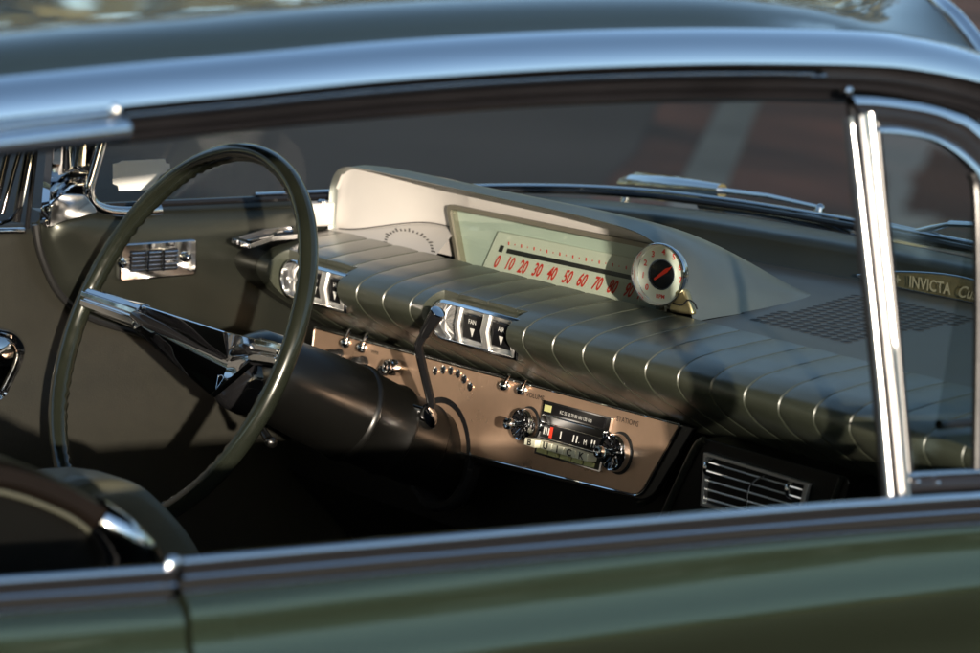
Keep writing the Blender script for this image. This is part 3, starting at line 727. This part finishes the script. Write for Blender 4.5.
b.build('hub_crest', M['chromesoft'], hub)
b = MB(); b.tube([wl(.03, -.050, -.11), wl(.06, -.066, -.115)], [.004, .005], 10); b.lathe(wl(.065, -.068, -.116), CE, [(-.006, .0), (-.006, .004), (-.003, .006), (.004, .006), (.006, .004), (.007, 0)], 18); b.build('turn_signal_knob', M['column'], colm)

# ---- windshield, wipers, cowl ---------------------------------------------------
hc = [bx(990, 74, .770), bx(956, 28, .715), bx(926, 0, .665)]
e1_, e2_, e3_ = [hc[-1]+Vector(q) for q in ((-.13, .055, .018), (-.33, .12, .034), (-hc[-1].x, .165, .046))]
half = [Vector((p.x, p.y+.004, p.z-.004)) for p in hc]+[Vector((q.x, q.y+.004, q.z-.004)) for q in (e1_, e2_, e3_)]
hd = catmull([Vector((-p.x, p.y, p.z)) for p in half]+half[::-1][1:], 8)
bb = [Vector(p) for p in base_curve(0, .944)]
rows = [[], [], [], [], [], [], []]
for i in range(81):
    f = i/80; a_ = at_frac(bb, f); c_ = at_frac(hd, f)
    for j in range(7):
        t = j/6; q = a_.lerp(c_, t); q = q+Vector((0, .03*math.sin(t*math.pi)*min(1, abs(1-abs(2*f-1))*3), 0)); rows[j].append(q)
b = MB(); b.grid(rows); ws = b.build('windshield', M['glass'], car)
b = MB(); b.tube([p+Vector((0, .004, .004)) for p in bb], .0055, 8, flat=.8); b.build('windshield_gasket', M['gloss'], ws)
b = MB(); b.tube([p+Vector((0, .012, .010)) for p in bb if p.y > .3], .0040, 8, flat=.6); b.build('base_trim', M['chromesoft'], ws)
print('HDR', [tuple(round(c, 3) for c in p) for p in hc])
b = MB(); b.tube([p+Vector((0, .006, .004)) for p in hd], .0075, 12); b.build('header_trim', M['chromesoft'], ws)
# exterior cowl and bonnet
b = MB(); rows = [[], [], [], [], []]
for i in range(61):
    f = i/60; a_ = at_frac(bb, f); k_ = -1+2*f
    rows[0].append((a_.x, a_.y+.004, .938)); rows[1].append((a_.x*1.03, a_.y+.03, .928)); rows[2].append((k_*.86, max(a_.y+.10, .50+.5*(1-abs(k_)**3)), .918))
    rows[3].append((k_*.90, 1.5, .90-.04*abs(k_))); rows[4].append((k_*.92, 2.6, .80-.05*abs(k_)))
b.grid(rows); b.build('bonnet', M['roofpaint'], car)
# sticker on the windshield, seen from behind
st = [(113, 164), (118, 163), (122, 161), (165, 159), (166, 163), (170, 164), (170, 168), (166, 172), (160, 176), (150, 190), (119, 191), (118, 186), (113, 184)]
Pst = [bx(x_, y_, -.70) for x_, y_ in st]
b = MB(); b.prism(Pst, (-.0008, 0, 0)); b.build('windshield_sticker', M['white'], ws, smooth=False)
# wipers, outside the glass
def wiper(P1, P2, P3, blade, pivot, wdt=1.):
    b = MB()
    p1, p2, p3 = [by(*q[:2], q[2]) for q in (P1, P2, P3)]
    b.tube([p1, p1.lerp(p2, .15), p1.lerp(p2, .6), p2], [.008*wdt, .016*wdt, .014*wdt, .009*wdt], 10, flat=1.0); b.tube([p2, p2.lerp(p3, .5)+Vector((0, 0, .003)), p3], [.004, .003, .0025], 8)
    o = b.build('wiper_arm', M['chrome'], car)
    b = MB(); b.tube(catmull([by(*q[:2], q[2]) for q in blade], 4), .0055, 8, flat=1.3); b.build('wiper_blade', M['gloss'], o)
    b = MB(); c_ = by(*pivot); b.lathe(c_, (0, .2, 1), [(-.02, .006), (.0, .006), (.003, .005), (.005, .002), (.0055, 0)], 16); b.build('wiper_pivot', M['chrome'], o)
    b = MB(); b.tube([by(*q[:2], q[2]-.001) for q in blade[1:-1]], .0022, 6, flat=.8)
    for q in (b.v,): pass
    e = b.build('blade_bridge', M['chrome'], o); e.location.z += .009
wiper((622, 184, .93), (722, 191, .93), (818, 207, .93), [(700, 204, .92), (760, 212, .92), (820, 225, .92), (850, 238, .92), (872, 246, .92)], (628, 189, .935))
wiper((905, 235, .90), (950, 224, .90), (1040, 233, .90), [(842, 222, .90), (890, 232, .90), (940, 243, .90), (1000, 252, .90)], (820, 208, .93), .3)

# ---- roof and near-side rail ----------------------------------------------------
XR = .79
low0 = bx(-60, 124, XR)
low = catmull([Vector((XR, -1.9, low0.z-.16)), Vector((XR, -1.5, low0.z-.055)), Vector((XR, -1.15, low0.z-.018))]+[bx(*q, XR) for q in [(-60, 124), (0, 117), (123, 104), (245, 92.5), (367, 80.5), (490, 71.5), (612, 65.5), (735, 63), (860, 65), (920, 71), (980, 84), (1030, 104), (1080, 135)]], 6)
def sweep(path, sect, name, m, parent, xoff=0., angle=40, rng=None, cap=False):
    rows = []
    P = path if rng is None else [p for p in path if rng[0] <= p.y <= rng[1]]
    for p in P: rows.append([(p.x+dx+xoff, p.y, p.z+dz) for dx, dz in sect])
    b = MB(); b.grid(rows, cap=False); return b.build(name, m, parent, angle=angle)
def zlow(y): return at_y2(low, y)
def at_y2(path, y):
    for a_, c_ in zip(path, path[1:]):
        if a_.y <= y <= c_.y: return a_.z+(c_.z-a_.z)*(y-a_.y)/(c_.y-a_.y)
    return path[0].z if y < path[0].y else path[-1].z
hc = [bx(990, 74, .770), bx(956, 28, .715), bx(926, 0, .665)]
e1_, e2_, e3_ = [hc[-1]+Vector(q) for q in ((-.13, .055, .018), (-.33, .12, .034), (-hc[-1].x, .165, .046))]
hed = catmull(hc+[e1_, e2_, e3_], 6)
def yhed(x): return interp([q.x for q in hed[::-1]], [q.y for q in hed[::-1]], x) if x < hed[0].x else 9
roof = MB(); rows = []
for i, p in enumerate(low):
    row = []
    for j in range(19):
        s = (j/18)**2.4; x = (XR-.012)*(1-s)
        y = min(p.y, yhed(x)) if x < hed[0].x else p.y
        zc_ = zlow(y)+.0262+.023*(1-math.exp(-((XR-.012-x)/.022)**1.4))+.004*math.sin(min(1, s)*math.pi/2)
        if y > -.2 and x < hed[0].x:                      # blend down to the header line
            zh = interp([q.x for q in hed[::-1]], [q.z for q in hed[::-1]], x); k_ = max(0, (y+.2)/(yhed(x)+.2))**2; zc_ = zc_*(1-k_)+zh*k_
        row.append((x, y, zc_))
    rows.append(row)
roof.grid(rows)
roof.grid([[(-q[0], q[1], q[2]) for q in r_][::-1] for r_ in rows])
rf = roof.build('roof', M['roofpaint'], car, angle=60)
b = MB(); rows = []
for p in low:
    if p.y < .06: rows.append([(XR-.03, p.y, p.z-.012), (XR-.25, p.y, p.z+.05), (0, p.y, p.z+.07), (-XR+.25, p.y, p.z+.05), (-XR+.03, p.y, p.z-.012)])
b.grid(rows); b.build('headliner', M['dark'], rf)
arc = [(0, -.0005), (.009, 0), (.0112, .0006), (.0108, .0025), (.0100, .0055), (.0087, .009), (.0070, .0125), (.0046, .016), (.0014, .0195), (-.003, .0228), (-.009, .0255), (-.015, .027)]
sweep(low, arc, 'drip_rail', M['chromesoft'], rf)
sweep(low, [(-.004, .0005), (-.010, -.001), (-.012, -.0035), (-.008, -.0045)], 'rail_gap', M['rubber'], rf)
sweep(low, [(-.004, -.0046), (.0005, -.0056), (.0050, -.0085), (.0062, -.0100), (.0050, -.0112), (-.010, -.0118)], 'window_reveal', M['chromesoft'], rf, rng=(bx(117, 100, XR).y, bx(842, 80, XR).y))
sweep(low, [(-.011, -.003), (-.009, -.012), (-.012, -.014), (-.016, -.018), (-.014, -.021), (-.022, -.026), (-.024, -.031), (-.034, -.035), (-.06, -.033)], 'weatherstrip', M['rubber'], rf)
sweep([Vector((-p.x, p.y, p.z)) for p in low][::-1], [(.01, .03), (0, -.02), (.03, -.03)], 'far_rail', M['rubber'], rf)
# quarter window frame end at upper left
b = MB(); q1 = [bx(*q, .803) for q in [(-60, 152), (0, 144), (60, 137), (128, 130)]]
for p in (0,):
    rows = [[(p_.x+dx, p_.y, p_.z+dz) for dx, dz in [(-.006, -.010), (.001, -.0095), (.006, -.006), (.0075, 0), (.006, .005), (.001, .0085), (-.006, .009)]] for p_ in q1]
    b.grid(rows, True, cap=True)
qw = b.build('quarter_window_trim', M['chromesoft'], car, bevel=.002)
b = MB(); q2 = [bx(*q, .799) for q in [(-60, 132), (0, 126.5), (60, 119), (112, 112)]]
b.tube(q2, .0045, 10); b.lathe(bx(115, 111, .80), (.8, -.6, 0), [(-.004, 0), (-.003, .005), (.002, .006), (.006, .004), (.007, 0)], 14); b.build('quarter_window_reveal', M['chromesoft'], qw)

# ---- vent window on the near door -------------------------------------------------
SP, SN = Vector((.86, 0, .92)), Vector((1, 0, .19)).normalized()
def sg(x_, y_, off=0): return bn(x_, y_, SP+SN*off, SN)
def band(top, bot, name, m, parent, off, bulge, th=.006, n=6, slant=0.):
    T = catmull([sg(*q, off) for q in top], n); B = catmull([sg(*q, off) for q in bot], n); N = len(T)
    B = [at_frac(B, i/(N-1)) for i in range(N)]
    rows = []
    for a_, c_ in zip(T, B):
        rows.append([a_-SN*th]+[a_.lerp(c_, s)+SN*(bulge*math.sin(s*math.pi)+slant*(s-.6)) for s in [k/7 for k in range(8)]]+[c_-SN*th])
    b = MB(); b.grid(rows, cap=True); return b.build(name, m, parent, angle=50)
vw = band([(848.6, 90), (883, 92), (926, 98.6), (958, 107), (980, 117), (1020, 150)], [(853, 104), (883, 106), (926, 112.5), (951.5, 121), (970, 131), (1005, 165)], 'vent_window', M['chromesoft'], car, .004, .003, slant=.010)
band([(849, 99), (883, 101), (926, 107), (955, 116), (975, 127), (1010, 160)], [(872, 128), (900, 130), (930, 137), (949, 146), (966, 158), (995, 200)], 'frame_seal', M['rubber'], vw, .001, .002)
band([(875.4, 124), (900, 124), (930, 131), (951.5, 139), (968.6, 150), (985, 166), (1000, 195)], [(877.5, 132), (904, 134), (930, 139), (947, 148), (964, 161), (977, 176), (985, 200)], 'pane_frame', M['chromesoft'], vw, .004, .002, slant=.006)
band([(978, 176), (984, 200), (988, 300), (986, 470)], [(971, 174), (976, 200), (978, 300), (976, 470)], 'pane_seal', M['rubber'], vw, .003, .002)
band([(846.5, 117), (856, 200), (866, 290), (876, 390), (886, 502)], [(851, 117), (862, 200), (872, 290), (882.5, 390), (893, 502)], 'glass_run', M['post'], vw, .006, .0045)
band([(850, 100), (861, 200), (871, 290), (881.5, 390), (891.5, 502)], [(860, 110), (869, 200), (878, 290), (888, 390), (898, 502)], 'post_seal', M['rubber'], vw, -.004, .001)
band([(859.5, 114), (868.5, 200), (878, 290), (888.5, 390), (898.5, 498)], [(873, 114), (880, 200), (889, 290), (898, 390), (907, 498)], 'division_post', M['post'], vw, .006, .0095)
band([(873, 120), (880, 200), (889, 290), (898, 390), (907, 498)], [(882, 130), (888, 200), (897, 290), (906, 390), (914, 480)], 'post_gasket', M['rubber'], vw, .001, .003)
b = MB(); b.add([sg(*q, .002) for q in [(870, 120), (990, 120), (990, 486), (900, 490)]], [(0, 1, 2, 3)]); b.build('pane', M['vglass'], vw, smooth=False)
band([(905, 473), (940, 471), (1000, 468)], [(905, 479), (940, 477), (1000, 474)], 'pane_sill', M['chromesoft'], vw, .004, .002)
band([(900, 479), (940, 477), (1000, 474)], [(900, 497), (940, 495), (1000, 492)], 'sill_seal', M['rubber'], vw, .002, .003)
for q in [(917, 482), (937, 483)]:
    b = MB(); b.lathe(sg(*q, .004), SN, [(0, .0022), (.002, .0018), (.0025, 0)], 10); b.build('screw', M['chrome'], vw)
b = MB(); b.lathe(sg(848, 91.5, .010), SN, [(-.004, .004), (.002, .0035), (.003, 0)], 12); b.build('screw', M['chrome'], vw)

# ---- belt moulding, door skin, quarter panel ------------------------------------------
XB = .90
belt = catmull([bx(*q, XB) for q in [(182, 557.5), (330, 544.5), (495, 530.5), (655, 517), (785, 506.5), (886, 499), (980, 493), (1100, 487)]], 6)
belt += [Vector((XB, .5, belt[-1].z-.004)), Vector((XB, .9, belt[-1].z-.012)), Vector((XB, 1.5, belt[-1].z-.04)), Vector((XB, 2.4, belt[-1].z-.11))]
qbelt = catmull([bx(*q, XB) for q in [(-120, 584), (0, 576.5), (168, 565), (200, 562.5)]], 6)
qbelt = [Vector((XB, -2.3, qbelt[0].z-.02)), Vector((XB, -1.5, qbelt[0].z-.004))]+qbelt
ms = [(-.010, -.036), (-.010, -.018), (-.009, -.004), (-.007, -.0008), (-.004, .0002), (-.001, -.0004), (.0012, -.0022), (.0018, -.0038), (.0014, -.0052)]
YG = -.748
def body(rng, side):
    bt = belt if side < 0 else qbelt
    P = [p for p in bt if rng[0] <= p.y <= rng[1]]
    a_ = at_y(bt, rng[0]); c_ = at_y(bt, rng[1]); P = [a_]+[p for p in P if abs(p.y-a_.y) > 1e-4 and abs(p.y-c_.y) > 1e-4]+[c_]
    return P
def at_y(path, y):
    for a_, c_ in zip(path, path[1:]):
        if a_.y <= y <= c_.y: return a_.lerp(c_, (y-a_.y)/(c_.y-a_.y))
    return path[0] if y < path[0].y else path[-1]
bs = [(-.004, -.030), (.003, -.0262)]
px_, pz_ = .003, -.0262
ES = [(0, 65), (.003, 40), (.007, 18), (.018, 10), (.030, 14), (.042, 24), (.050, 26), (.058, 20), (.070, 0), (.082, -14), (.10, -18), (.115, -8), (.13, 12), (.16, 14), (.20, 0), (.4, -10), (.7, -10)]
def section(y):
    sh = -.012*max(-.6, min(1, (y+.45)/.45)); x_, z_ = .003, -.0262; out = [(-.004, -.030), (x_, z_)]; d_ = 0
    while d_ < .60:
        ln = .002 if d_ < .13 else .03
        e_ = interp([q[0] for q in ES], [q[1] for q in ES], max(0, d_-(sh if d_ > .010 else sh*d_/.010)))
        x_ += ln*math.sin(R(e_)); z_ -= ln*math.cos(R(e_)); d_ += ln; out.append((x_, z_))
    return out
def body_panel(rng, name, gapside):
    P = body(rng, gapside); rows = []
    for i, p in enumerate(P):
        y = p.y
        rows.append([(p.x+dx, y, p.z+dz) for dx, dz in section(y)])
    e0 = rows[0] if gapside < 0 else rows[-1]
    cap = [(x-.006, y+(-.0015 if gapside > 0 else .0015)*-1*0+(.0012 if gapside > 0 else -.0012), z-.003) for x, y, z in e0]
    cap2 = [(x-.03, q, z-.003) for x, q, z in cap]
    if gapside < 0: rows = [cap2, cap]+rows
    else: rows = rows+[cap, cap2]
    b = MB(); b.grid(rows); return b.build(name, M['paint'], car, angle=50)
belt0 = belt
door = body_panel((YG+.0016, .55), 'door', -1)
body_panel((.555, belt[-1].y), 'front_fender', -1)
quarter = body_panel((qbelt[0].y, YG-.0016), 'quarter_panel', 1)
for rng, par, sd in (((YG+.002, .55), door, -1), ((qbelt[0].y, YG-.002), quarter, 1)):
    P = body(rng, sd); rows = [[(p.x+dx, p.y, p.z+dz) for dx, dz in ms] for p in P]
    b = MB(); b.grid(rows, cap=False); bmo = b.build('belt_moulding', M['chromesoft'], par, angle=50)
    rows = [[(p.x+dx, p.y, p.z+dz) for dx, dz in [(.0016, -.0050), (.0022, -.0075), (.0012, -.0105), (.0008, -.0128)]] for p in P]
    b = MB(); b.grid(rows); b.build('moulding_dark_reflection', M['gloss'], bmo)  # black gloss strip: the chrome's dark reflection, put in as colour
    rows = [[(p.x+dx, p.y, p.z+dz) for dx, dz in [(.0008, -.0125), (.0030, -.0130), (.0040, -.0142), (.0036, -.0158), (.0022, -.0168), (-.002, -.0172)]] for p in P]
    b = MB(); b.grid(rows); b.build('moulding_bead', M['chromesoft'], bmo)
    rows = [[(p.x+dx, p.y, p.z+dz) for dx, dz in [(-.001, -.0168), (-.003, -.0175), (-.003, -.0225), (.0012, -.0236), (.0012, -.027)]] for p in P]
    b = MB(); b.grid(rows); b.build('moulding_gap_shade', M['black'], bmo)  # black strip painting the shadow in the gap below the bead
    rows = [[(p.x+dx, p.y, p.z+dz) for dx, dz in [(0, -.0232), (.0028, -.0236), (.0042, -.0246), (.0040, -.0258), (.003, -.0266)]] for p in P]
    b = MB(); b.grid(rows); b.build('moulding_lip', M['chromesoft'], bmo)
    rows = [[(p.x-.010, p.y, p.z-.034), (p.x-.048, p.y, p.z-.06), (p.x-.048, p.y, p.z-.3), (p.x-.045, p.y, p.z-.6)] for p in P]
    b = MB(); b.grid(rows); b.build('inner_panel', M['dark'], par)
pe = at_y(belt, YG+.0016)
b = MB(); b.lathe((pe.x-.001, YG-.004, pe.z-.004), (1, 0, .4), [(0, .006), (.003, .0055), (.0045, .003), (.005, 0)], 14); b.build('moulding_cap', M['chrome'], quarter)

# ---- front seats ------------------------------------------------------------------
def seat(name, xr, sil, x_, m, cush):
    o = catmull([bx(*q, x_) for q in sil], 5); return o
sil = [(-80, 448), (0, 459), (50, 474), (95, 497), (128, 520), (152, 548), (168, 590), (175, 640)]
XN = .60
o = catmull([bx(*q, XN) for q in sil], 5)
lowr = catmull([bx(*q, XN) for q in [(-80, 480), (0, 491), (50, 508), (80, 525), (97, 545), (104, 570), (112, 610), (118, 650)]], 5)
rows = [[(XN-.9*0, q.y, q.z) for q in lowr]]
prof_ = [(0, 0), (.0, .0), (.012, .35), (.010, .8), (-.002, .97), (-.02, 1.0), (-.12, 1.02), (-.35, 1.02), (-.48, 1.0), (-.5, .9)]
rows = []
for dx, s in prof_: rows.append([(XN+dx, a_.y+(c_.y-a_.y)*s, a_.z+(c_.z-a_.z)*s) for a_, c_ in zip(lowr, o)])
b = MB(); b.grid(rows); seatn = b.build('passenger_seat_back', M['seat'], car, angle=60)
b = MB(); fan = [(XN-.002, q.y, q.z) for q in lowr]; bot = (XN-.002, o[0].y, .45)
b.add(fan+[(XN-.002, lowr[-1].y, .45), bot], [tuple(range(len(fan)+2))]); b.build('seat_side', M['column'], seatn, smooth=False)
b = MB(); b.tube([Vector(q)+Vector((.006, 0, 0)) for q in lowr], .0022, 8); b.build('seat_piping', M['seatc'], seatn)
cap_o = [at_frac(o, f) for f in (.46, .53, .60, .68, .76)]; cap_i = [at_frac(lowr, f) for f in (.46, .53, .60, .68, .76)]
rows = []
for dx, s in [(-.01, -.12), (.012, -.06), (.024, .3), (.026, .6), (.018, .96), (-.002, 1.10), (-.05, 1.08), (-.05, 1.0)]:
    rows.append([(XN+dx*(1.0 if 0 < i < 4 else .6), a_.y+(c_.y-a_.y)*s, a_.z+(c_.z-a_.z)*s) for i, (a_, c_) in enumerate(zip(cap_i, cap_o))])
b = MB(); b.grid(rows); b.build('seat_chrome_cap', M['chrome'], seatn, angle=80)
XF = .08
sil = [(60, 500), (85, 488), (108, 481), (130, 481), (152, 492), (176, 515), (196, 540), (212, 570), (222, 610)]
o = catmull([bx(*q, XF) for q in sil], 5)
inn = catmull([bx(*q, XF) for q in [(70, 540), (90, 525), (108, 518), (122, 515), (135, 522), (150, 540), (160, 560), (166, 590), (170, 620)]], 5)
rows = [[(XF+dx, a_.y+(c_.y-a_.y)*s, a_.z+(c_.z-a_.z)*s) for a_, c_ in zip(inn, o)] for dx, s in [(-.004, -1), (0, 0), (.004, .6), (-.002, .93), (-.012, 1.0), (-.06, .96), (-.10, .82), (-.15, .5), (-.19, .1), (-.2, -.5)]]
b = MB(); b.grid(rows); b.build('driver_seat_back', M['seatc'], car, angle=60)

# ---- closing surfaces that keep the cabin dark ------------------------------------------
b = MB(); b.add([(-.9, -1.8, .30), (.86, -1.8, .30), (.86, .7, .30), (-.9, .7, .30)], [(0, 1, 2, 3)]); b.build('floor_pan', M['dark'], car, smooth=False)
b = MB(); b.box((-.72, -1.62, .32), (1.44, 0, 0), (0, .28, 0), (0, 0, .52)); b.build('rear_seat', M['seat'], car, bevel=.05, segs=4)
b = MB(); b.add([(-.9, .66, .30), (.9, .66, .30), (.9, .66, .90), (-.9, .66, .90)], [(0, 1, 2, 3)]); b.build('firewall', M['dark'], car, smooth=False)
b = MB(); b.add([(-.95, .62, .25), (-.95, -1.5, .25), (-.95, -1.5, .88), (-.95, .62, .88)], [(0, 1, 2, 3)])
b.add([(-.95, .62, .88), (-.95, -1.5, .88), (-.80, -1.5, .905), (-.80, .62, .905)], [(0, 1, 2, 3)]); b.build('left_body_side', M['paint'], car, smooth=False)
